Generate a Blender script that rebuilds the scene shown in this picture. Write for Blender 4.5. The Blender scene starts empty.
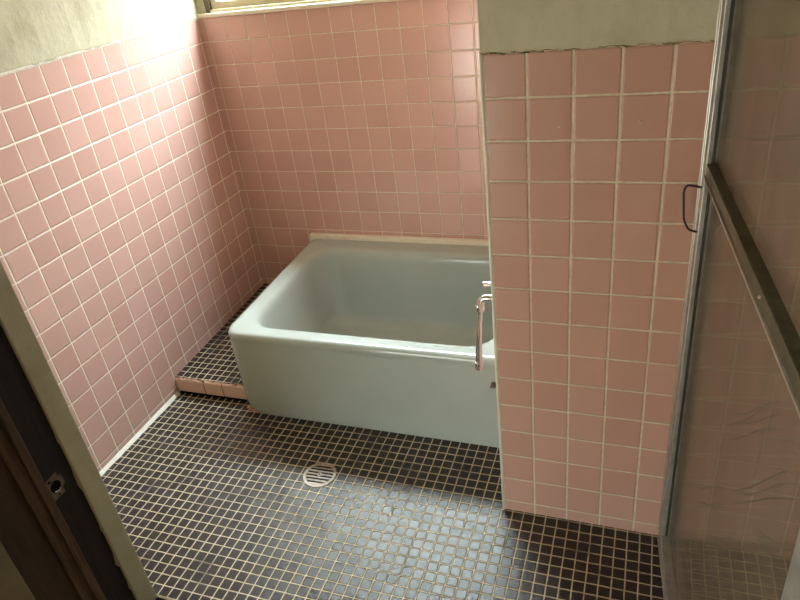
import bpy, bmesh, math, random
from mathutils import Vector, Matrix
random.seed(7)
S = bpy.context.scene
C = S.collection
PI = math.pi

# ------------------------------------------------------------------ helpers
def tag(o, label=None, cat=None, group=None, kind=None):
    if label: o['label'] = label
    if cat: o['category'] = cat
    if group: o['group'] = group
    if kind: o['kind'] = kind
    return o

def empty(name, loc, label=None, cat=None, kind=None):
    o = bpy.data.objects.new(name, None)
    o.location = loc
    o.empty_display_size = .05
    C.objects.link(o)
    return tag(o, label, cat, None, kind)

def obj(name, bm, mat, parent=None, smooth=False, bevel=0, seg=2, auto=None):
    """bm is in world coordinates"""
    bmesh.ops.remove_doubles(bm, verts=bm.verts, dist=1e-6)
    bmesh.ops.recalc_face_normals(bm, faces=bm.faces)
    me = bpy.data.meshes.new(name)
    bm.to_mesh(me); bm.free()
    for m in (mat if isinstance(mat, (list, tuple)) else [mat]):
        me.materials.append(m)
    if smooth:
        for p in me.polygons: p.use_smooth = True
        if auto is not None:
            me.set_sharp_from_angle(angle=math.radians(auto))
    o = bpy.data.objects.new(name, me)
    C.objects.link(o)
    if parent:
        o.parent = parent
        if parent.type == 'EMPTY':
            o.matrix_parent_inverse = Matrix.Translation(-Vector(parent.location))
    if bevel:
        b = o.modifiers.new('bevel', 'BEVEL'); b.width = bevel; b.segments = seg
        b.limit_method = 'ANGLE'; b.angle_limit = math.radians(35)
    return o

def bx(bm, x0, x1, y0, y1, z0, z1, M=None, mi=0):
    vs = []
    for x in (x0, x1):
        for y in (y0, y1):
            for z in (z0, z1):
                v = Vector((x, y, z))
                vs.append(bm.verts.new(M @ v if M else v))
    fs = [(0, 1, 3, 2), (4, 6, 7, 5), (0, 4, 5, 1), (2, 3, 7, 6), (0, 2, 6, 4), (1, 5, 7, 3)]
    for f in fs:
        fc = bm.faces.new([vs[i] for i in f]); fc.material_index = mi
    return vs

def box(*a, M=None):
    bm = bmesh.new(); bx(bm, *a, M=M); return bm

def tube(bm, pts, rad, n=14, cap=True):
    pts = [Vector(p) for p in pts]
    if not isinstance(rad, (list, tuple)): rad = [rad] * len(pts)
    rings = []
    up = None
    for i, p in enumerate(pts):
        a = pts[max(i - 1, 0)]; b = pts[min(i + 1, len(pts) - 1)]
        t = (b - a).normalized()
        if up is None:
            up = Vector((0, 0, 1)) if abs(t.z) < .9 else Vector((0, 1, 0))
        u = (up - t * up.dot(t)).normalized(); up = u
        w = t.cross(u)
        rings.append([bm.verts.new(p + (u * math.cos(2 * PI * k / n) + w * math.sin(2 * PI * k / n)) * rad[i]) for k in range(n)])
    for r0, r1 in zip(rings, rings[1:]):
        for k in range(n):
            bm.faces.new((r0[k], r0[(k + 1) % n], r1[(k + 1) % n], r1[k]))
    if cap:
        bm.faces.new(rings[0]); bm.faces.new(rings[-1])
    return bm

def smooth_path(pts, r=0.01, n=6):
    """round the corners of a polyline"""
    pts = [Vector(p) for p in pts]
    out = [pts[0]]
    for a, b, c in zip(pts, pts[1:], pts[2:]):
        rr = min(r, (a - b).length * .49, (c - b).length * .49)
        p0 = b + (a - b).normalized() * rr; p1 = b + (c - b).normalized() * rr
        for k in range(n + 1):
            t = k / n
            out.append(p0 * (1 - t) ** 2 + b * 2 * t * (1 - t) + p1 * t * t)
    out.append(pts[-1])
    return out

def quad_grid(bm, f, us, vs, mi=0):
    g = [[bm.verts.new(f(u, v)) for v in vs] for u in us]
    for i in range(len(us) - 1):
        for j in range(len(vs) - 1):
            fc = bm.faces.new((g[i][j], g[i + 1][j], g[i + 1][j + 1], g[i][j + 1])); fc.material_index = mi
    return g

# ------------------------------------------------------------------ materials
def srgb(r, g, b):
    f = lambda c: (c / 255 / 12.92) if c / 255 <= .04045 else ((c / 255 + .055) / 1.055) ** 2.4
    return (f(r), f(g), f(b), 1)

class NT:
    def __init__(s, name):
        s.m = bpy.data.materials.new(name); s.m.use_nodes = True
        s.t = s.m.node_tree; s.t.nodes.clear()
        s.out = s.t.nodes.new('ShaderNodeOutputMaterial')
    def n(s, typ, **kw):
        nd = s.t.nodes.new('ShaderNode' + typ)
        for k, v in kw.items(): setattr(nd, k, v)
        return nd
    def l(s, a, b): s.t.links.new(a, b)
    def put(s, sock, v):
        if isinstance(v, bpy.types.NodeSocket): s.l(v, sock)
        elif v is not None: sock.default_value = v
    def math(s, op, a, b=None, c=None, clamp=False):
        nd = s.n('Math', operation=op); nd.use_clamp = clamp
        s.put(nd.inputs[0], a); s.put(nd.inputs[1], b)
        if c is not None: s.put(nd.inputs[2], c)
        return nd.outputs[0]
    def mix(s, f, a, b):
        nd = s.n('Mix', data_type='RGBA'); s.put(nd.inputs[0], f); s.put(nd.inputs[6], a); s.put(nd.inputs[7], b)
        return nd.outputs[2]
    def noise(s, vec, scale, detail=3, rough=.5, dist=0):
        nd = s.n('TexNoise'); nd.inputs['Scale'].default_value = scale; nd.inputs['Detail'].default_value = detail
        nd.inputs['Roughness'].default_value = rough; nd.inputs['Distortion'].default_value = dist
        s.l(vec, nd.inputs['Vector']); return nd.outputs['Fac']
    def ramp(s, v, lo, hi):
        nd = s.n('MapRange'); nd.inputs['From Min'].default_value = lo; nd.inputs['From Max'].default_value = hi
        s.put(nd.inputs['Value'], v); return nd.outputs[0]
    def coord(s): return s.n('TexCoord').outputs['Object']
    def bsdf(s, **kw):
        b = s.n('BsdfPrincipled')
        for k, v in kw.items(): s.put(b.inputs[k], v)
        s.l(b.outputs[0], s.out.inputs[0]); return b
    def bump(s, h, strength=.3, dist=.01, normal=None):
        b = s.n('Bump'); b.inputs['Strength'].default_value = strength; b.inputs['Distance'].default_value = dist
        s.l(h, b.inputs['Height'])
        if normal: s.l(normal, b.inputs['Normal'])
        return b.outputs[0]

def tile_material(name, ax, pitch, phase, grout, tiles, groutcol, rough, wav=.25, extra=None, wobble=.0003,
                  spec=.5, dark=None, cleft=0):
    """square tiles laid in the plane of axes ax; pitch/phase per axis, real-world metres"""
    T = NT(name)
    co = T.coord()
    # slight wobble so the joints are hand-laid
    nz = T.n('TexNoise'); nz.inputs['Scale'].default_value = 14; nz.inputs['Detail'].default_value = 2
    T.l(co, nz.inputs['Vector'])
    sub = T.n('VectorMath', operation='SUBTRACT'); T.l(nz.outputs['Color'], sub.inputs[0]); sub.inputs[1].default_value = (.5, .5, .5)
    sc = T.n('VectorMath', operation='SCALE'); T.l(sub.outputs[0], sc.inputs[0]); sc.inputs['Scale'].default_value = wobble * 6
    ad = T.n('VectorMath', operation='ADD'); T.l(co, ad.inputs[0]); T.l(sc.outputs[0], ad.inputs[1])
    sep = T.n('SeparateXYZ'); T.l(ad.outputs[0], sep.inputs[0])
    cells, ds, loc = [], [], []
    for k in (0, 1):
        a = T.math('DIVIDE', T.math('SUBTRACT', sep.outputs[ax[k]], phase[k]), pitch[k])
        fl = T.math('FLOOR', a); fr = T.math('SUBTRACT', a, fl)
        cells.append(fl); loc.append(fr)
        ds.append(T.math('MULTIPLY', T.math('MINIMUM', fr, T.math('SUBTRACT', 1, fr)), pitch[k]))
    d = T.math('MINIMUM', ds[0], ds[1])
    if extra is not None:      # extra joints: list of (axis, position)
        for (a, pos) in extra:
            d = T.math('MINIMUM', d, T.math('ABSOLUTE', T.math('SUBTRACT', sep.outputs[a], pos)))
    fine = T.noise(co, 260, 2)
    d = T.math('ADD', d, T.math('MULTIPLY', T.math('SUBTRACT', fine, .5), grout * .45))
    mask = T.ramp(d, grout * .42, grout * .62)            # 0 grout, 1 tile
    cmb = T.n('CombineXYZ'); T.l(cells[0], cmb.inputs[0]); T.l(cells[1], cmb.inputs[1])
    wn = T.n('TexWhiteNoise', noise_dimensions='3D'); T.l(cmb.outputs[0], wn.inputs['Vector'])
    rs = T.n('SeparateColor'); T.l(wn.outputs['Color'], rs.inputs[0])
    tcol = T.mix(rs.outputs[0], tiles[0], tiles[1])
    mott = T.noise(co, 38, 4, .6)
    tcol = T.mix(T.math('MULTIPLY', T.ramp(mott, .35, .75), .15), tcol, tiles[2])
    gn = T.noise(co, 60, 3)
    gcol = T.mix(T.ramp(gn, .35, .7), groutcol[0], groutcol[1])
    if dark:                                              # joints clogged with dirt in blotches
        dn = T.noise(co, dark[0], 3, .6)
        gcol = T.mix(T.math('MULTIPLY', T.ramp(dn, dark[1], dark[2]), dark[4]), gcol, dark[3])
    col = T.mix(mask, gcol, tcol)
    rg = T.mix(mask, (.75, .75, .75, 1), (rough, rough, rough, 1))
    rn = T.noise(co, 24, 3)
    rgo = T.math('ADD', rg, T.math('MULTIPLY', T.math('SUBTRACT', rn, .5), .03))
    # height: rounded edge + per-tile tilt + gentle undulation
    edge = T.n('MapRange', interpolation_type='SMOOTHSTEP'); T.l(d, edge.inputs['Value'])
    edge.inputs['From Min'].default_value = grout * .3; edge.inputs['From Max'].default_value = grout * 1.3
    tilt = T.math('ADD', T.math('MULTIPLY', T.math('SUBTRACT', rs.outputs[1], .5), loc[0]),
                  T.math('MULTIPLY', T.math('SUBTRACT', rs.outputs[2], .5), loc[1]))
    tilt = T.math('MULTIPLY', tilt, wav * 2.2)
    und = T.math('MULTIPLY', T.noise(co, 11, 2), wav * 1.5)
    h = T.math('ADD', edge.outputs[0], T.math('MULTIPLY', T.math('ADD', tilt, und), mask))
    if cleft:
        h = T.math('ADD', h, T.math('MULTIPLY', T.math('MULTIPLY', T.noise(co, 105, 4, .7), mask), cleft))
    T.bsdf(**{'Base Color': col, 'Roughness': rgo, 'Normal': T.bump(h, 1, .0015), 'Specular IOR Level': spec})
    return T.m

PINK = (srgb(214, 172, 160), srgb(206, 163, 150), srgb(218, 178, 166))
GR = (srgb(232, 220, 200), srgb(214, 198, 174))
M = {}
M['tile_left'] = tile_material('pink_tiles_left', (1, 2), (.1, .1), (-1.0222, .035), .0042, (srgb(207, 168, 158), srgb(198, 158, 147), srgb(211, 174, 164)), (srgb(244, 236, 220), srgb(226, 214, 194)), .26, .22)
M['tile_back'] = tile_material('pink_tiles_back', (0, 2), (.1, .1), (.1303, .035), .0036, PINK, GR, .17, .13)
M['tile_pillar'] = tile_material('pink_tiles_pillar', (0, 2), (.1, .099), (1.6294, .043), .0046,
                                 (srgb(200, 158, 144), srgb(193, 149, 135), srgb(204, 163, 149)), (srgb(218, 204, 180), srgb(202, 186, 160)), .17, .2,
                                 extra=[(0, 1.5315)])
M['tile_side'] = tile_material('pink_tiles_side', (1, 2), (.1, .099), (-1.157, .043), .0042, PINK, GR, .15, .2)
M['mosaic'] = tile_material('dark_mosaic', (0, 1), (.0355, .0355), (1.524, -1.198), .0036,
                            (srgb(52, 44, 42), srgb(38, 32, 31), srgb(62, 52, 48)), (srgb(214, 198, 168), srgb(186, 166, 132)), .2, .45,
                            dark=(6.5, .58, .68, srgb(80, 66, 52), .7), cleft=1.1, spec=.55, wobble=.0005)
M['riser'] = tile_material('pink_riser', (0, 2), (10, 5), (-5, -2.5), .0035,
                           (srgb(236, 202, 186), srgb(228, 190, 174), srgb(230, 194, 176)), (srgb(120, 92, 70), srgb(80, 60, 46)), .3, .2, extra=[(0, .147), (0, .242)])

def plain(name, col, rough=.5, metal=0, col2=None, sc=20, bump=0, bsc=60, spec=.5, lo=.35, hi=.7, det=4, coat=0):
    T = NT(name); co = T.coord()
    c = col if col2 is None else T.mix(T.ramp(T.noise(co, sc, det, .6), lo, hi), col, col2)
    kw = {'Base Color': c, 'Roughness': rough, 'Metallic': metal, 'Specular IOR Level': spec}
    if coat: kw['Coat Weight'] = coat; kw['Coat Roughness'] = .05
    if bump: kw['Normal'] = T.bump(T.noise(co, bsc, 5, .6), 1, bump)
    T.bsdf(**kw); return T.m

M['plaster'] = plain('green_cream_plaster', srgb(194, 188, 164), .9, 0, srgb(168, 160, 132), 7, .0026, 50, lo=.45, hi=.8)
M['mould'] = plain('olive_dirt', srgb(158, 144, 104), .9, 0, srgb(112, 98, 64), 60)
M['ceiling'] = plain('ceiling_paint', srgb(206, 198, 176), .9, 0, srgb(196, 188, 164), 5)
M['hall_wall'] = plain('hall_plaster', srgb(176, 164, 128), .9, 0, srgb(160, 150, 114), 6, .003, 60)
M['hall_floor'] = plain('hall_boards', srgb(196, 160, 118), .35, 0, srgb(178, 140, 100), 8)
M['caulk'] = plain('white_caulk', srgb(240, 236, 226), .5, 0, srgb(224, 216, 200), 40, .002, 80)
M['sill'] = plain('sill_paint', srgb(238, 230, 212), .45, 0, srgb(226, 214, 190), 14)
M['ledge'] = plain('cream_ledge', srgb(244, 238, 224), .4, 0, srgb(234, 226, 208), 22, .0012, 60)
M['enamel'] = plain('celadon_enamel', srgb(178, 185, 178), .17, 0, srgb(173, 180, 173), 6, coat=.25)
M['mortar'] = plain('pink_mortar', srgb(214, 164, 140), .8, 0, srgb(190, 136, 110), 60, .003, 120)
M['chrome'] = plain('chrome', srgb(240, 238, 238), .12, 1, srgb(222, 216, 214), 60)
M['drain'] = plain('worn_steel', srgb(186, 170, 160), .45, .6, srgb(150, 132, 120), 90, .0008, 200)
M['black'] = plain('dark_void', srgb(12, 10, 9), .9, spec=.05)
M['alu'] = plain('anodised_aluminium', srgb(186, 184, 180), .42, .6, srgb(156, 154, 148), 26, .0005, 150)
M['alu_green'] = plain('weathered_aluminium', srgb(104, 100, 80), .42, .5, srgb(82, 78, 60), 30, .0006, 120)
M['alu_highlight'] = plain('aluminium_highlight', srgb(205, 198, 190), .3, .7, srgb(186, 176, 164), 30)  # paler copy of the aluminium, edge highlights put into the colour
M['gasket'] = plain('dark_gasket', srgb(64, 60, 54), .55, 0, srgb(50, 48, 42), 30)
M['wire'] = plain('tarnished_wire', srgb(74, 64, 58), .35, .8)
M['olive'] = plain('olive_painted_strip', srgb(146, 140, 112), .5, 0, srgb(130, 124, 96), 12, .001, 60)
M['outer'] = plain('olive_shade_board', srgb(96, 86, 58), .7, 0, srgb(78, 70, 46), 14)
M['steel_plate'] = plain('strike_steel', srgb(120, 108, 92), .4, .8, srgb(84, 72, 60), 40)
M['smudge'] = plain('grey_soap_streak', srgb(104, 98, 82), .8)
M['win_frame'] = plain('brown_window_frame', srgb(92, 78, 58), .45, .2, srgb(74, 62, 46), 20)
M['win_cream'] = plain('cream_window_rail', srgb(214, 200, 170), .45, 0, srgb(200, 184, 150), 16)

def wood(name, c1, c2, sc=(6, 6, .6)):
    T = NT(name); co = T.coord()
    mp = T.n('Mapping'); T.l(co, mp.inputs[0]); mp.inputs['Scale'].default_value = sc
    f = T.noise(mp.outputs[0], 12, 6, .65, .4)
    T.bsdf(**{'Base Color': T.mix(T.ramp(f, .35, .68), c1, c2), 'Roughness': .75, 'Specular IOR Level': .2, 'Normal': T.bump(f, .6, .002)})
    return T.m
M['dark_wood'] = wood('dark_weathered_wood', srgb(32, 25, 19), srgb(20, 16, 13))
M['brown_wood'] = wood('brown_aged_wood', srgb(74, 56, 38), srgb(42, 31, 22))
M['board_wood'] = wood('brown_board_wood', srgb(54, 41, 27), srgb(40, 30, 20))

# bathroom door glass: dirt, plus a reflection veil painted as pale diffuse
T = NT('dusty_veiled_glass'); co = T.coord()
tr = T.n('BsdfTransparent'); tr.inputs[0].default_value = (.96, .94, .91, 1)
df = T.n('BsdfDiffuse'); df.inputs[0].default_value = srgb(204, 188, 168)
tl = T.n('BsdfTranslucent'); tl.inputs[0].default_value = srgb(204, 188, 168)
gl = T.n('BsdfGlossy'); gl.inputs['Roughness'].default_value = .06
m0 = T.n('MixShader'); m0.inputs[0].default_value = .5; T.l(df.outputs[0], m0.inputs[1]); T.l(tl.outputs[0], m0.inputs[2])
m1 = T.n('MixShader'); T.l(tr.outputs[0], m1.inputs[1]); T.l(m0.outputs[0], m1.inputs[2])
mp = T.n('Mapping'); T.l(co, mp.inputs[0]); mp.inputs['Scale'].default_value = (1, 3, 1)
T.l(T.math('ADD', .22, T.math('MULTIPLY', T.ramp(T.noise(mp.outputs[0], 4, 5, .6), .35, .75), .16)), m1.inputs[0])
fr = T.n('Fresnel'); fr.inputs[0].default_value = 1.45
m2 = T.n('MixShader'); T.l(T.math('MULTIPLY', fr.outputs[0], .35), m2.inputs[0]); T.l(m1.outputs[0], m2.inputs[1]); T.l(gl.outputs[0], m2.inputs[2])
T.l(m2.outputs[0], T.out.inputs[0]); M['glass'] = T.m

# patterned, bright window pane
T = NT('frosted_window_glass'); co = T.coord()
tr = T.n('BsdfTransparent'); tr.inputs[0].default_value = (.92, .94, .92, 1)
tl = T.n('BsdfTranslucent'); tl.inputs[0].default_value = (.85, .86, .82, 1)
m1 = T.n('MixShader'); m1.inputs[0].default_value = .12; T.l(tr.outputs[0], m1.inputs[1]); T.l(tl.outputs[0], m1.inputs[2])
gl = T.n('BsdfGlossy'); gl.inputs['Roughness'].default_value = .2
m2 = T.n('MixShader'); m2.inputs[0].default_value = .05; T.l(m1.outputs[0], m2.inputs[1]); T.l(gl.outputs[0], m2.inputs[2])
T.l(m2.outputs[0], T.out.inputs[0]); M['pane'] = T.m

# ------------------------------------------------------------------ room shell
H = 2.35                       # ceiling
TT = 1.435                     # top of the tiles
YD = -1.73                     # inner face of the doorway wall
XP, YP = 1.527, -1.157         # corner of the projecting wall
XR = 2.80                      # right wall
def struct(name, bm, mat, parent=None, label=None, cat=None, **kw):
    o = obj(name, bm, mat, parent, **kw)
    if parent is None: tag(o, label, cat, None, 'structure')
    elif label: o['label'] = label
    return o

# floor (bathroom)
struct('floor', box(-.1, XR + .1, YD, .1, -.06, 0), M['mosaic'], label='dark brown mosaic tile floor with beige joints', cat='floor')
struct('ceiling', box(-.12, XR + .12, YD - .15, .14, H, H + .08), M['ceiling'], label='plain pale ceiling over the bathroom', cat='ceiling')

def plaster_edge(axis, fixed, u0, u1, z0, z1, out, sign, seed, amp=.006, n=70):
    """plaster slab standing `out` proud of the wall plane with a ragged lower edge; axis 'x' or 'y' is the run"""
    rnd = random.Random(seed)
    bm = bmesh.new()
    us = [u0 + (u1 - u0) * i / n for i in range(n + 1)]
    low = [z0 + rnd.uniform(-amp, amp * .5) * (1 if rnd.random() < .6 else .3) for _ in us]
    def P(u, d, z): return Vector((u, fixed + sign * d, z)) if axis == 'x' else Vector((fixed + sign * d, u, z))
    rows = []
    for i, u in enumerate(us):
        l = low[i]
        rows.append([bm.verts.new(P(u, -.02, l)), bm.verts.new(P(u, 0.0, l)), bm.verts.new(P(u, out * .7, l + .001)), bm.verts.new(P(u, out, l + .006)),
                     bm.verts.new(P(u, out * rnd.uniform(.7, 1.0), l + .03)), bm.verts.new(P(u, out * .8, z1)), bm.verts.new(P(u, -.02, z1))])
    for a, b in zip(rows, rows[1:]):
        for k in range(7):
            bm.faces.new((a[k], a[(k + 1) % 7], b[(k + 1) % 7], b[k]))
    bm.faces.new(rows[0]); bm.faces.new(rows[-1][::-1])
    return bm

# left wall: tile field and plaster above
wl = struct('wall_left', box(-.12, 0, YD - .12, .12, -.02, H), M['tile_left'], label='left wall in glossy pink square tiles, plaster above', cat='wall')
struct('plaster', plaster_edge('y', 0, YD, 0, TT + .002, H, .006, 1, 3), M['plaster'], wl, label='rough pale plaster')
bm = bmesh.new()
quad_grid(bm, lambda u, v: Vector((.0005 + .0045 * math.sin(v * PI / 2), u, TT - .006 + .011 * v)), [YD + (0 - YD) * i / 40 for i in range(41)], [0, .5, 1])
quad_grid(bm, lambda u, v: Vector((.005 * (1 - v), u, TT + .005)), [YD + (0 - YD) * i / 40 for i in range(41)], [0, 1])
struct('tile_edge_grout', bm, M['caulk'], wl)

# back wall with window opening
WX0, WX1, WZ0, WZ1 = .045, 1.50, 1.452, 2.00
bm = bmesh.new()
bx(bm, -.12, XP + .1, 0, .12, -.1, WZ0 - .016)
wb = struct('wall_back', bm, M['tile_back'], label='back wall in glossy pink square tiles under the window', cat='wall')
bm = bmesh.new()
bx(bm, -.0, WX0, -.0, .12, WZ0 - .016, H); bx(bm, WX1, XP + .1, 0, .12, WZ0 - .016, H); bx(bm, WX0, WX1, 0, .12, WZ1, H)
struct('plaster', bm, M['plaster'], wb)

# window
wn = empty('window_1', ((WX0 + WX1) / 2, .04, WZ0), 'bright frosted window with a dark brown frame above the pink tiles', 'window', 'structure')
obj('window_sill', box(.004, WX1 + .02, -.014, .12, WZ0 - .016, WZ0), M['sill'], wn, bevel=.003)
bm = bmesh.new()
bx(bm, WX0, WX0 + .022, .002, .07, WZ0, WZ1); bx(bm, WX1 - .022, WX1, .002, .07, WZ0, WZ1); bx(bm, WX0, WX1, .002, .07, WZ1 - .022, WZ1)
obj('window_frame', bm, M['win_frame'], wn, bevel=.002)
obj('sill_rail', box(WX0 + .022, WX1 - .022, .004, .07, WZ0, WZ0 + .012), M['win_cream'], wn, bevel=.002)
for (a, b, y) in ((WX0 + .022, .80, .020), (.76, WX1 - .022, .044)):
    bm = bmesh.new()
    bx(bm, a, a + .03, y, y + .02, WZ0 + .012, WZ1 - .022); bx(bm, b - .03, b, y, y + .02, WZ0 + .012, WZ1 - .022)
    bx(bm, a + .03, b - .03, y, y + .02, WZ0 + .012, WZ0 + .042); bx(bm, a + .03, b - .03, y, y + .02, WZ1 - .05, WZ1 - .022)
    sash = obj('window_sash', bm, M['win_cream'], wn, bevel=.002)
    obj('pane', box(a + .03, b - .03, y + .008, y + .012, WZ0 + .042, WZ1 - .05), M['pane'], sash)

# projecting wall (the pillar) and its side
wr = struct('wall_pillar', box(XP, XR, YP, .12, -.02, H), [M['tile_pillar']], label='projecting wall in matte pink square tiles beside the bathtub', cat='wall')
for p in wr.data.polygons:
    if abs(p.normal.x) > .9: p.material_index = 1
wr.data.materials.append(M['tile_side'])
struct('plaster', plaster_edge('x', YP, XP + .002, XR, 1.431, H, .006, -1, 11, .005), M['plaster'], wr, label='green cream plaster with a chipped lower edge')
bm = bmesh.new(); tube(bm, [(XP + .001, YP + .001, z) for z in (0, .4, .8, 1.2, 1.43)], .0042, 8)
struct('corner_grout', bm, M['ledge'], wr, smooth=True)
bm = bmesh.new()
rnd = random.Random(5)
tube(bm, [(XP + .004 + i * .008, YP - .0035, 1.4285 + rnd.uniform(-.002, .002)) for i in range(18)], [rnd.uniform(.0003, .0007) if i % 7 < 3 else rnd.uniform(.0008, .0019) for i in range(18)], 6)
struct('crack', bm, M['black'], wr, label='dark crack under the plaster')
rnd = random.Random(15)
bm = bmesh.new()
tube(bm, [(XP + .002 + i * .0085, YP - .0035, 1.4295 + rnd.uniform(-.0022, .0018)) for i in range(66)], [rnd.uniform(.0004, .0012) if i % 11 > 3 else rnd.uniform(.0009, .0024) for i in range(66)], 6)
struct('mould_line', bm, M['mould'], wr, label='olive brown dirt along the plaster edge')
# small chips of plaster stuck on the tiles
bm = bmesh.new()
for (x, z, a, l) in ((1.871, 1.271, -.9, .012), (1.70, 1.262, .3, .005)):
    tube(bm, [(x + l * .5 * math.cos(a) * s, YP - .001, z + l * .5 * math.sin(a) * s) for s in (-1, -.3, .4, 1)], [.0008, .0017, .0014, .0006], 6)
struct('plaster_crumb', bm, M['sill'], wr)

struct('wall_right', box(XR, XR + .12, YD - .12, .12, -.02, H), M['tile_side'], label='right wall in pink tiles', cat='wall')

# wall strips at the feet
bm = bmesh.new()
us = [YD + .001 + (-.83 - YD) * i / 60 for i in range(61)]; rnd = random.Random(2)
wd = [rnd.uniform(.010, .0135) for _ in us]
g = []
for u, w in zip(us, wd):
    g.append([bm.verts.new((0, u, .013)), bm.verts.new((.004, u, .010)), bm.verts.new((w * .8, u, .004)), bm.verts.new((w, u, 0))])
for a, b in zip(g, g[1:]):
    for k in range(3): bm.faces.new((a[k], a[k + 1], b[k + 1], b[k]))
struct('trim_1', bm, M['caulk'], label='white sealant line along the foot of the left wall', cat='trim', smooth=True)
struct('trim_2', box(.350, XP, -.030, 0, .36, .417), M['ledge'], label='cream sealing strip between the bathtub and the back wall', cat='trim', bevel=.003)

# ------------------------------------------------------------------ tiled step
st = empty('tiled_step', (.2, -.4, 0), 'low step of dark mosaic with a broken pink tile riser left of the bathtub', 'step')
SX = .379
def ztop(y): return .081 + (y + .815) / .815 * .021
bm = bmesh.new()
ys = [-.812, -.6, -.4, -.2, 0]
quad_grid(bm, lambda u, v: Vector((u - (.020 * (v + .88) / .86 if u else 0), v, ztop(v))), [0, SX], ys)
quad_grid(bm, lambda u, v: Vector((u, -.812, ztop(-.812) * v)), [0, SX], [0, 1])
obj('mosaic_top', bm, M['mosaic'], st)
# riser: facing tiles with a ragged mortar lip
bm = bmesh.new()
rnd = random.Random(9); n = 46
rows = []
for i in range(n + 1):
    x = .004 + (.372 - .004) * i / n
    t = .078 + rnd.uniform(-.004, .0015) - (.010 if i in (17, 18) else 0)
    rows.append([bm.verts.new((x, -.812, .012)), bm.verts.new((x, -.822, .012)), bm.verts.new((x, -.822, t - .004)), bm.verts.new((x, -.819, t)), bm.verts.new((x, -.812, t))])
for a, b in zip(rows, rows[1:]):
    for k in range(5): bm.faces.new((a[k], a[(k + 1) % 5], b[(k + 1) % 5], b[k]))
bm.faces.new(rows[0]); bm.faces.new(rows[-1])
obj('riser', bm, M['riser'], st)
bm = bmesh.new(); rnd = random.Random(4)
tube(bm, [(.003 + .372 * i / 44, -.815 + rnd.uniform(-.003, .003), .0785 + rnd.uniform(-.003, .002)) for i in range(45)], [rnd.uniform(.0015, .0042) for i in range(45)], 6)
obj('mortar_edge', bm, M['mortar'], st)
obj('base_gap', box(.012, .372, -.8205, -.812, 0, .009), M['black'], st)

# ------------------------------------------------------------------ bathtub
def rrect(x0, x1, y0, y1, r, z, n=10):
    pts = []
    rs = r if isinstance(r, (list, tuple)) else [r] * 4
    cs = [(x0 + rs[0], y0 + rs[0], PI, rs[0]), (x1 - rs[1], y0 + rs[1], 1.5 * PI, rs[1]), (x1 - rs[2], y1 - rs[2], 0, rs[2]), (x0 + rs[3], y1 - rs[3], .5 * PI, rs[3])]
    for k, (cx, cy, a0, rr) in enumerate(cs):
        for i in range(n + 1):
            a = a0 + .5 * PI * i / n
            pts.append(Vector((cx + rr * math.cos(a), cy + rr * math.sin(a), z)))
        nx = cs[(k + 1) % 4]
        p = pts[-1]; a0n = nx[2]; q = Vector((nx[0] + nx[3] * math.cos(a0n), nx[1] + nx[3] * math.sin(a0n), z))
        for i in range(1, 16): pts.append(p.lerp(q, i / 16))
    return pts

tub = empty('bathtub', (.96, -.46, 0), 'pale green enamelled deep bathtub set against the pink tiled back wall', 'bathtub')
X0, X1, Y0, Y1, ZT = .378, XP - .003, -.884, -.027, .397
loops = []
def left_in(z, r=.055):
    return 0 if z >= r else r - math.sqrt(max(r * r - (r - z) ** 2, 0))
for z in (0.0005, .003, .008, .015, .024, .035, .048, .06, .12, .2, .3, .352):
    tp = .006 * (1 - z / .35)
    loops.append(rrect(X0 + .003 + left_in(z), X1 - .002, Y0 + .0035, Y1 - .002, [.045, .02, .02, .02], z))
# rim roll
for (ins, z) in ((.003, .358), (.0012, .364), (.0, .372), (.0, .380), (.0025, .388), (.008, .3945), (.015, .397), (.026, .3975)):
    loops.append(rrect(X0 + ins, X1 - min(ins, .004), Y0 + ins, Y1 - min(ins, .003), [.058, .02, .02, .02], z))
IX0, IX1, IY0, IY1 = X0 + .066, X1 - .085, Y0 + .066, Y1 - .085
for (ins, z) in ((-.012, .3965), (-.002, .394), (.006, .389), (.012, .381), (.017, .368), (.022, .34), (.030, .25), (.040, .14), (.048, .07), (.060, .04), (.085, .022), (.12, .014)):
    loops.append(rrect(IX0 + ins, IX1 - ins, IY0 + ins, IY1 - ins, .11 - min(ins * .2, .03), z))
def skew(p):                    # the left side runs slightly outwards towards the back wall
    t = min(max((p.y - Y0) / (Y1 - Y0), 0), 1); k = max(1 - (p.x - X0) / (X1 - X0), 0)
    return Vector((p.x - .020 * t * k, p.y, p.z))
bm = bmesh.new()
L = [[bm.verts.new(skew(p)) for p in lp] for lp in loops]
for a, b in zip(L, L[1:]):
    for k in range(len(a)):
        bm.faces.new((a[k], a[(k + 1) % len(a)], b[(k + 1) % len(a)], b[k]))
bm.faces.new(L[-1]); bm.faces.new(L[0][::-1])
obj('shell', bm, M['enamel'], tub, smooth=True, auto=60)
# pink mortar that fills the rounded lower corner
bm = bmesh.new(); pts = []
for i in range(15):
    a = 1.2 * PI + .3 * PI * i / 14
    pts.append((X0 + .006 + .055 + .055 * math.cos(a) - .001, Y0 + .010, .055 + .055 * math.sin(a) + .002))
tube(bm, pts, [.0065 + .002 * math.sin(i * 1.7) for i in range(15)], 8)
obj('corner_mortar', bm, M['mortar'], tub, smooth=True)
# short knob low on the front
bm = bmesh.new()
kx, ky, kz = 1.452, Y0 + .008, .29
tube(bm, [(kx, ky, kz), (kx, ky - .006, kz)], .013, 18)
tube(bm, [(kx, ky - .006, kz), (kx, ky - .016, kz)], .009, 14)
tube(bm, [(kx - .012, ky - .018, kz - .003), (kx + .02, ky - .018, kz + .004)], .0045, 10)
obj('drain_knob', bm, M['steel_plate'], tub, smooth=True, auto=40)

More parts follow.
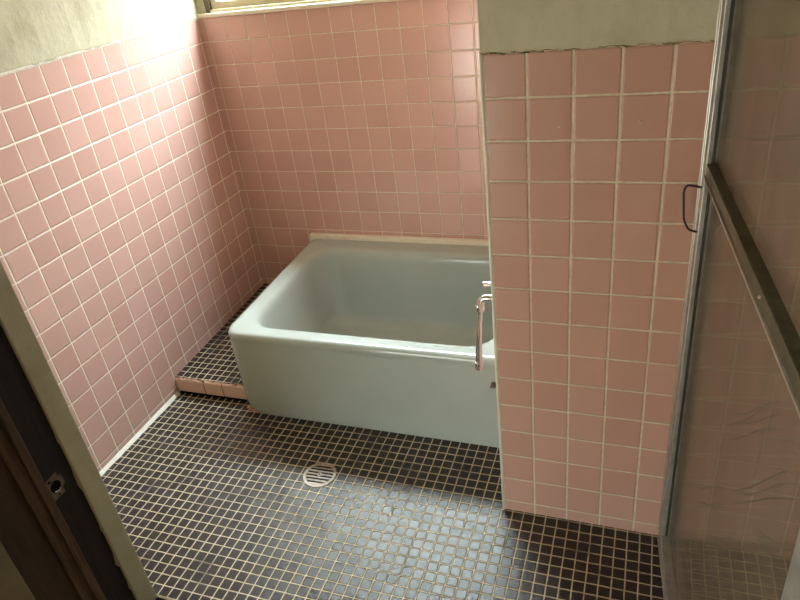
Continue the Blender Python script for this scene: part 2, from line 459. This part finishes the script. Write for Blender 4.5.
# ------------------------------------------------------------------ tap on the side of the projecting wall
fy = -1.0
tap = empty('wall_tap', (XP, fy, .70), 'chrome wall tap with a long hanging spout over the right end of the bathtub', 'tap')
bm = bmesh.new()
tube(bm, [(XP + .0, fy, .705), (XP - .006, fy, .705)], [.026, .022], 20)
tube(bm, [(XP - .004, fy, .705), (XP - .03, fy, .705)], .0125, 18)
tube(bm, [(XP - .022, fy, .69), (XP - .022, fy, .737)], [.015, .012], 16)
obj('tap_body', bm, M['chrome'], tap, smooth=True, auto=40)
bm = bmesh.new()
tube(bm, [(XP - .022, fy, .735), (XP - .022, fy, .752)], .006, 12)
for k in range(3):
    a = PI + k * 2 * PI / 3 + .25
    c, s = math.cos(a), math.sin(a)
    tube(bm, [(XP - .022, fy, .755), (XP - .022 + .02 * c, fy + .02 * s, .757), (XP - .022 + .040 * c, fy + .040 * s, .757)], [.009, .0075, .009], 12)
obj('tap_handle', bm, M['chrome'], tap, smooth=True, auto=50)
bm = bmesh.new()
pp = smooth_path([(XP - .025, fy, .708), (1.455, fy, .708), (1.449, fy, .655), (1.4385, fy + .002, .545), (1.4335, fy + .004, .452)], .022, 7)
rr = []
for q in pp:
    z = q.z
    rr.append(.0105 if z > .66 else (.0075 if z > .62 else .0078 + (.62 - z) / .17 * .0045))
tube(bm, pp, rr, 16)
obj('spout', bm, M['chrome'], tap, smooth=True, auto=50)
bm = bmesh.new()
tube(bm, [(1.4512, fy, .676), (1.4505, fy, .667), (1.4495, fy, .660)], [.0135, .0138, .012], 8)
obj('collar_nut', bm, M['chrome'], tap, smooth=True, auto=30)
bm = bmesh.new()
tube(bm, [(1.4345, fy + .004, .466), (1.4330, fy + .004, .440)], [.0138, .0132], 16)
obj('spout_tip', bm, M['chrome'], tap, smooth=True, auto=40)

# ------------------------------------------------------------------ floor drain
dx, dy, R = .853, -1.152, .061
dr = empty('floor_drain', (dx, dy, 0), 'round slotted metal drain in the dark mosaic floor', 'drain')
def disc_ring(bm, r0, r1, z0, z1, n=48):
    rings = []
    for (r, z) in ((r0, z0), (r0, z1), (r1, z1), (r1, z0)):
        rings.append([bm.verts.new((dx + r * math.cos(2 * PI * k / n), dy + r * math.sin(2 * PI * k / n), z)) for k in range(n)])
    for i in range(4):
        a, b = rings[i], rings[(i + 1) % 4]
        for k in range(n): bm.faces.new((a[k], a[(k + 1) % n], b[(k + 1) % n], b[k]))
bm = bmesh.new(); disc_ring(bm, R - .004, R, .0002, .004)
obj('outer_ring', bm, M['drain'], dr)
bm = bmesh.new()
disc_ring(bm, R - .010, R - .004, .0002, .0048)
ang = math.radians(2)
Mz = Matrix.Translation((dx, dy, 0)) @ Matrix.Rotation(ang, 4, 'Z')
ri = R - .008
pitch = .0150
for k in range(-4, 5):
    y = (k) * pitch
    h = .0029
    yy = max(abs(y - h), abs(y + h))
    if yy >= ri: continue
    w = math.sqrt(ri * ri - yy * yy) + .002
    bx(bm, -w, w, y - h, y + h, .0030, .0050, Mz)
obj('grate', bm, M['drain'], dr)
bm = bmesh.new()
n = 32; ce = bm.verts.new((dx, dy, .0004)); rg = [bm.verts.new((dx + (R - .005) * math.cos(2 * PI * k / n), dy + (R - .005) * math.sin(2 * PI * k / n), .0004)) for k in range(n)]
for k in range(n): bm.faces.new((ce, rg[k], rg[(k + 1) % n]))
obj('drain_well', bm, M['black'], dr)
bm = bmesh.new(); tube(bm, [(dx, dy, .003), (dx, dy, .0054)], .0085, 20)
sc = obj('centre_boss', bm, M['drain'], dr)
bm = bmesh.new(); tube(bm, [(dx, dy, .0045), (dx, dy, .0057)], .0032, 12)
obj('screw_hole', bm, M['black'], sc)

# ------------------------------------------------------------------ glazed aluminium door
DD = Vector((-.0878, .9961, 0)).normalized()      # along the leaf, away from the camera
DN = Vector((DD.y, -DD.x, 0))                     # to the right
F0 = Vector((2.000, -1.161, 0))                   # foot of the free edge, left face
door = empty('door_1', F0, 'glazed aluminium bathroom door standing open against the projecting wall', 'door', 'structure')
MD = Matrix(((DD.x, DN.x, 0, F0.x), (DD.y, DN.y, 0, F0.y), (0, 0, 1, 0), (0, 0, 0, 1)))  # local (s, n, z)
SMUDGE = [(-.44, .80, -.26, .25, 4, .009), (-.30, .465, -.20, .20, 4, .012), (-.53, .735, -.25, .28, 3, .011), (-.42, .49, -.22, .20, 3, .011), (-.69, .80, -.12, .085, 4, .008)]
LEN = .905; TH = .036
DT = 2.02
def dbox(*a):
    bm = bmesh.new(); bx(bm, *a, M=MD); return bm
bm = dbox(-.036, -.004, .006, TH, .03, DT)
stl = obj('door_stile', bm, M['alu'], door, bevel=.0015); stl['label'] = 'grey aluminium stile of the free edge'
bm = bmesh.new(); bx(bm, -.008, 0, 0, .012, .028, DT, M=MD); bx(bm, -.03, -.022, -.0, .009, .03, DT, M=MD)
obj('highlight_lip', bm, M['alu_highlight'], stl, bevel=.001)
bm = bmesh.new(); bx(bm, -.040, -.036, .015, .021, .03, DT, M=MD)
obj('gasket', bm, M['gasket'], stl)
stl2 = obj('door_stile', dbox(-LEN - .03, -LEN + .012, .0, TH, .02, DT), M['alu'], door, bevel=.002)
stl2['label'] = 'pale aluminium stile of the hinge side'
rl = obj('middle_rail', dbox(-LEN + .012, -.036, .006, TH - .008, 1.163, 1.190), M['alu_green'], door, bevel=.002)
rl['label'] = 'dark greenish middle rail'
obj('rail_lip', dbox(-LEN + .012, -.036, .003, .007, 1.159, 1.164), M['alu_highlight'], rl)
bm = bmesh.new()
for s in (-.576,):
    c = MD @ Vector((s, .0055, 1.176 + (.004 if s < -.5 else 0)))
    tube(bm, [c, c - DN * .003], .0026, 8)
obj('rail_screw', bm, M['sill'], rl)
obj('bottom_rail', dbox(-LEN + .012, -.036, .002, TH, .004, .05), M['alu'], door, bevel=.002)
obj('bottom_lip', dbox(-LEN + .012, -.003, -.001, .004, .002, .012), M['alu_highlight'], door)
obj('top_rail', dbox(-LEN + .012, -.036, .002, TH - .002, DT - .04, DT), M['alu'], door, bevel=.002)
g1 = obj('glass_pane', dbox(-LEN + .012, -.036, .026, .030, .05, 1.163), M['glass'], door); g1['label'] = 'dusty lower pane with a painted reflection veil'
g2 = obj('glass_pane', dbox(-LEN + .012, -.036, .026, .030, 1.190, DT - .04), M['glass'], door); g2['label'] = 'dusty upper pane with a painted reflection veil'
# soap and scratch streaks dried on the lower pane
def streaks(name, mat, parent, items, n=.0255):
    bm = bmesh.new()
    for (s0, z0, ds, dz, amp, w, ph) in items:
        pts = []
        for i in range(13):
            t = i / 12
            pts.append(MD @ Vector((s0 + ds * t, n, z0 + dz * t + amp * math.sin(t * 8 + ph))))
        up = Vector((0, 0, 1))
        q = []
        for i, p in enumerate(pts):
            ww = w * math.sin(PI * (i + .4) / 12.8)
            q.append((bm.verts.new(p + up * ww), bm.verts.new(p - up * ww)))
        for a, b in zip(q, q[1:]):
            bm.faces.new((a[0], b[0], b[1], a[1]))
    bmesh.ops.solidify(bm, geom=bm.faces[:], thickness=.0002)
    o = obj(name, bm, mat, parent); o['kind'] = 'stuff'
    return o
rnd = random.Random(21)
it = []
for (s0, z0, ds, dz, k, sp) in SMUDGE:
    for i in range(k):
        it.append((s0 + rnd.uniform(-.02, .02), z0 + i * sp + rnd.uniform(-.002, .002), ds * rnd.uniform(.8, 1.05), dz, rnd.uniform(.002, .005), rnd.uniform(.0006, .0013), rnd.uniform(0, 3)))
sm = streaks('dried_streaks', M['smudge'], g1, it); sm['label'] = 'wavy dried soap streaks'
for sd, off in ((-1, .004), (1, TH - .002)):
    a = [(-.030, off, 1.135), (-.026, off + sd * .030, 1.140), (-.030, off + sd * .036, 1.128), (-.030, off + sd * .030, 1.060), (-.030, off + sd * .018, 1.035), (-.030, off, 1.030)]
    if sd > 0: a = [(-.030, off, 1.135), (-.030, off + .026, 1.138), (-.030, off + .034, 1.120), (-.030, off + .022, 1.06), (-.030, off, 1.025)]
    pts = smooth_path([MD @ Vector(q) for q in a], .008, 5)
    bm = bmesh.new(); tube(bm, pts, .0026, 10)
    o = obj('handle', bm, M['wire'], door, smooth=True)
    o['label'] = 'thin dark wire pull facing the bathtub' if sd < 0 else 'thin dark wire pull on the far side of the glass'

# ------------------------------------------------------------------ doorway side: reveal, timber frame, strike plate
XJ = .56
wf = struct('wall_front', box(-.12, XJ - .03, -2.05, YD, -.06, H), M['hall_wall'], label='doorway wall left of the opening', cat='wall')
door2 = empty('door_2', (XJ, -1.85, 0), 'old dark timber door frame with a metal strike plate at the left of the doorway', 'door frame', 'structure')
o = obj('reveal_strip', box(XJ - .03, XJ, -1.791, -1.728, -.05, H), M['olive'], door2, bevel=.004); o['label'] = 'olive painted strip'
rnd = random.Random(8)
o = obj('jamb_board', box(XJ - .03, XJ - .006, -1.872, -1.791, -.05, H), M['dark_wood'], door2); o['label'] = 'nearly black weathered wood'
bm = bmesh.new()                                  # crumbs of paint along the joint
for z, h, w in ((.50, .10, .006), (.34, .05, .004), (.20, .07, .009), (.10, .04, .005), (.66, .06, .004)):
    vs = [bm.verts.new((XJ - .0055, -1.790, z)), bm.verts.new((XJ - .0055, -1.790 - w, z + h * .3)), bm.verts.new((XJ - .0055, -1.790 - w * .6, z + h * .7)), bm.verts.new((XJ - .0055, -1.790, z + h))]
    bm.faces.new(vs)
bmesh.ops.solidify(bm, geom=bm.faces[:], thickness=.001)
obj('paint_flake', bm, M['olive'], door2)
bm = bmesh.new()
bx(bm, XJ - .03, XJ + .004, -1.894, -1.872, -.05, H); bx(bm, XJ - .03, XJ - .002, -1.925, -1.894, -.05, H)
o = obj('stop_moulding', bm, M['brown_wood'], door2, bevel=.003); o['label'] = 'worn brown moulding'
obj('casing', box(XJ - .03, XJ - .008, -2.02, -1.925, -.05, H), M['board_wood'], door2, bevel=.002)
o = obj('added_shade_board', box(XJ - .06, XJ - .005, -2.13, -2.02, -.05, H), M['outer'], door2, bevel=.003); o['label'] = 'added olive brown board darkening the hall wall end'  # added board, its dark colour shades the brightly lit hall wall end
# strike plate
sy, sz = -1.845, .582
bm = bmesh.new()
pl = [(-.034, -.030), (-.034, .016), (-.020, .034), (-.006, .030), (.0, .036), (.016, .034), (.022, .018), (.016, .006), (.024, -.006), (.022, -.024), (.004, -.036)]
pl = [(-.026, -.034), (-.026, .030), (.012, .034), (.014, .020), (.022, .016), (.022, -.010), (.014, -.016), (.012, -.034)]
vt = [bm.verts.new((XJ - .0045, sy + a, sz + b)) for a, b in pl]; vb = [bm.verts.new((XJ - .0062, sy + a, sz + b)) for a, b in pl]
bm.faces.new(vt); bm.faces.new(vb[::-1])
for k in range(len(pl)):
    bm.faces.new((vt[k], vt[(k + 1) % len(pl)], vb[(k + 1) % len(pl)], vb[k]))
spl = obj('strike_plate', bm, M['steel_plate'], door2); spl['label'] = 'small dull metal strike plate'
bm = bmesh.new()
ring = []
n = 20
tube(bm, [(XJ - .0048, sy - .004, sz), (XJ - .004, sy - .004, sz)], .0155, 22)
tube(bm, [(XJ - .0048, sy - .016, sz + .023), (XJ - .004, sy - .016, sz + .023)], .004, 12)
tube(bm, [(XJ - .0048, sy - .004, sz - .026), (XJ - .004, sy - .004, sz - .026)], .003, 12)
obj('bolt_hole', bm, M['black'], spl)
bm = bmesh.new()
tube(bm, [(XJ - .0036, sy - .004 + .012 * math.cos(a), sz - .001 + .014 * math.sin(a)) for a in [PI * 1.25 + PI * .5 * i / 8 for i in range(9)]], [.0006 + .0013 * math.sin(PI * i / 8) for i in range(9)], 8)
obj('worn_lip', bm, M['chrome'], spl, smooth=True)

# door sill and the hinge-side wall, dark wood standing in for plain darkness
struct('trim_3', box(XJ - .03, 2.16, -1.86, YD, -.09, -.012), M['dark_wood'], label='dark timber door sill at the edge of the mosaic', cat='trim')
bm = bmesh.new()
bx(bm, 2.145, XR + .12, -2.16, -2.03, -.06, H)
struct('wall_front', bm, M['dark_wood'], label='wall right of the doorway, darkness put in as dark wood', cat='wall')
struct('wall_front', box(XJ - .03, 2.145, -2.0, -1.9, 2.06, H), M['hall_wall'], label='lintel wall over the doorway', cat='wall')
struct('wall_right', box(XR, XR + .12, -2.1, YD - .12, -.06, H), M['hall_wall'], label='return wall behind the open door', cat='wall')
# hallway where the photographer stands
struct('floor', box(-1.2, XR + .6, -4.2, -1.86, -.12, -.05), M['hall_floor'], label='pale boarded hallway floor outside the bathroom', cat='floor')
struct('floor', box(2.16, XR, -2.03, YD, -.06, -.001), M['mosaic'], label='strip of floor behind the door', cat='floor')
struct('ceiling', box(-1.2, XR + .6, -4.2, -1.86, H + .001, H + .08), M['ceiling'], label='hallway ceiling', cat='ceiling')
struct('wall_left', box(-1.3, -1.2, -4.2, -1.8, -.12, H), M['hall_wall'], label='far left hallway wall', cat='wall')
struct('wall_right', box(XR + .6, XR + .7, -4.2, -1.8, -.12, H), M['hall_wall'], label='far right hallway wall', cat='wall')
HX0, HX1, HZ0, HZ1 = -.75, .72, -.04, .86
bm = bmesh.new()
bx(bm, -1.3, HX0, -4.3, -4.2, -.12, H); bx(bm, HX1, XR + .7, -4.3, -4.2, -.12, H); bx(bm, HX0, HX1, -4.3, -4.2, HZ1, H); bx(bm, HX0, HX1, -4.3, -4.2, -.12, HZ0)
struct('wall_back', bm, M['hall_wall'], label='hallway wall behind the viewer', cat='wall')
w2 = empty('window_2', ((HX0 + HX1) / 2, -4.25, HZ0), 'low glazed opening at the end of the hallway', 'window', 'structure')
bm = bmesh.new()
for x in (HX0, (HX0 + HX1) / 2 - .02, HX1 - .04): bx(bm, x, x + .04, -4.28, -4.23, HZ0, HZ1)
for z in (HZ0, HZ1 - .04): bx(bm, HX0, HX1, -4.279, -4.231, z, z + .04)
obj('window_frame', bm, M['alu'], w2)
obj('pane', box(HX0 + .04, HX1 - .04, -4.257, -4.253, HZ0 + .04, HZ1 - .04), M['pane'], w2)
struct('wall_front', box(-1.3, -.12, -2.05, -1.93, -.12, H), M['hall_wall'], label='hallway wall left of the bathroom', cat='wall')
struct('wall_front', box(XR + .12, XR + .7, -2.15, -2.03, -.12, H), M['hall_wall'], label='hallway wall right of the bathroom', cat='wall')

# ------------------------------------------------------------------ light
w = bpy.data.worlds.new('sky'); S.world = w; w.use_nodes = True
bg = w.node_tree.nodes['Background']
nt = w.node_tree
tc = nt.nodes.new('ShaderNodeTexCoord'); sx = nt.nodes.new('ShaderNodeSeparateXYZ'); nt.links.new(tc.outputs['Generated'], sx.inputs[0])
cr = nt.nodes.new('ShaderNodeValToRGB'); nt.links.new(sx.outputs[2], cr.inputs[0])       # overcast sky over darker ground
cr.color_ramp.elements[0].position = 0; cr.color_ramp.elements[0].color = (.10, .10, .09, 1)
cr.color_ramp.elements[1].position = .80; cr.color_ramp.elements[1].color = (.80, .92, 1.0, 1)
e = cr.color_ramp.elements.new(.35); e.color = (.30, .33, .35, 1)
nt.links.new(cr.outputs[0], bg.inputs[0])
bg.inputs[1].default_value = 114
pa = bpy.data.lights.new('window_portal', 'AREA'); pa.shape = 'RECTANGLE'; pa.size = WX1 - WX0; pa.size_y = WZ1 - WZ0
pa.cycles.is_portal = True
po = bpy.data.objects.new('window_portal', pa); C.objects.link(po)
po.location = ((WX0 + WX1) / 2, .13, (WZ0 + WZ1) / 2); po.rotation_euler = (-PI / 2, 0, 0)

pb = bpy.data.lights.new('hall_portal', 'AREA'); pb.shape = 'RECTANGLE'; pb.size = HX1 - HX0; pb.size_y = HZ1 - HZ0
pb.cycles.is_portal = True
po2 = bpy.data.objects.new('hall_portal', pb); C.objects.link(po2)
po2.location = ((HX0 + HX1) / 2, -4.31, (HZ0 + HZ1) / 2); po2.rotation_euler = (PI / 2, 0, 0)

lp = bpy.data.lights.new('hall_fill_light', 'AREA'); lp.shape = 'DISK'; lp.size = .4; lp.energy = 4; lp.color = (1, .93, .82)  # added warm fill for the hallway, no fixture behind it
lo = bpy.data.objects.new('hall_fill_light', lp); C.objects.link(lo); lo.location = (1.3, -3.2, H - .04)

# ------------------------------------------------------------------ camera (solved from the tile grids)
cam = bpy.data.cameras.new('camera'); co_ = bpy.data.objects.new('camera', cam); C.objects.link(co_)
Rr = ((0.9397539364260017, 0.3222005102376192, -0.11423383988316366), (0.06805203213415675, -0.5037958141532078, -0.8611380252689567), (-0.3350096414944592, 0.8014840041100786, -0.49537049898175156))
mw = Matrix(((Rr[0][0], -Rr[1][0], -Rr[2][0], 1.887731), (Rr[0][1], -Rr[1][1], -Rr[2][1], -2.660692), (Rr[0][2], -Rr[1][2], -Rr[2][2], 1.704106), (0, 0, 0, 1)))
co_.matrix_world = mw
cam.sensor_width = 36; cam.lens = 659.706 / 800 * 36; cam.clip_start = .02
S.camera = co_
S.view_settings.view_transform = 'Standard'; S.view_settings.look = 'None'; S.view_settings.gamma = 1
S.view_settings.exposure = 0.0; S.view_settings.use_curve_mapping = False
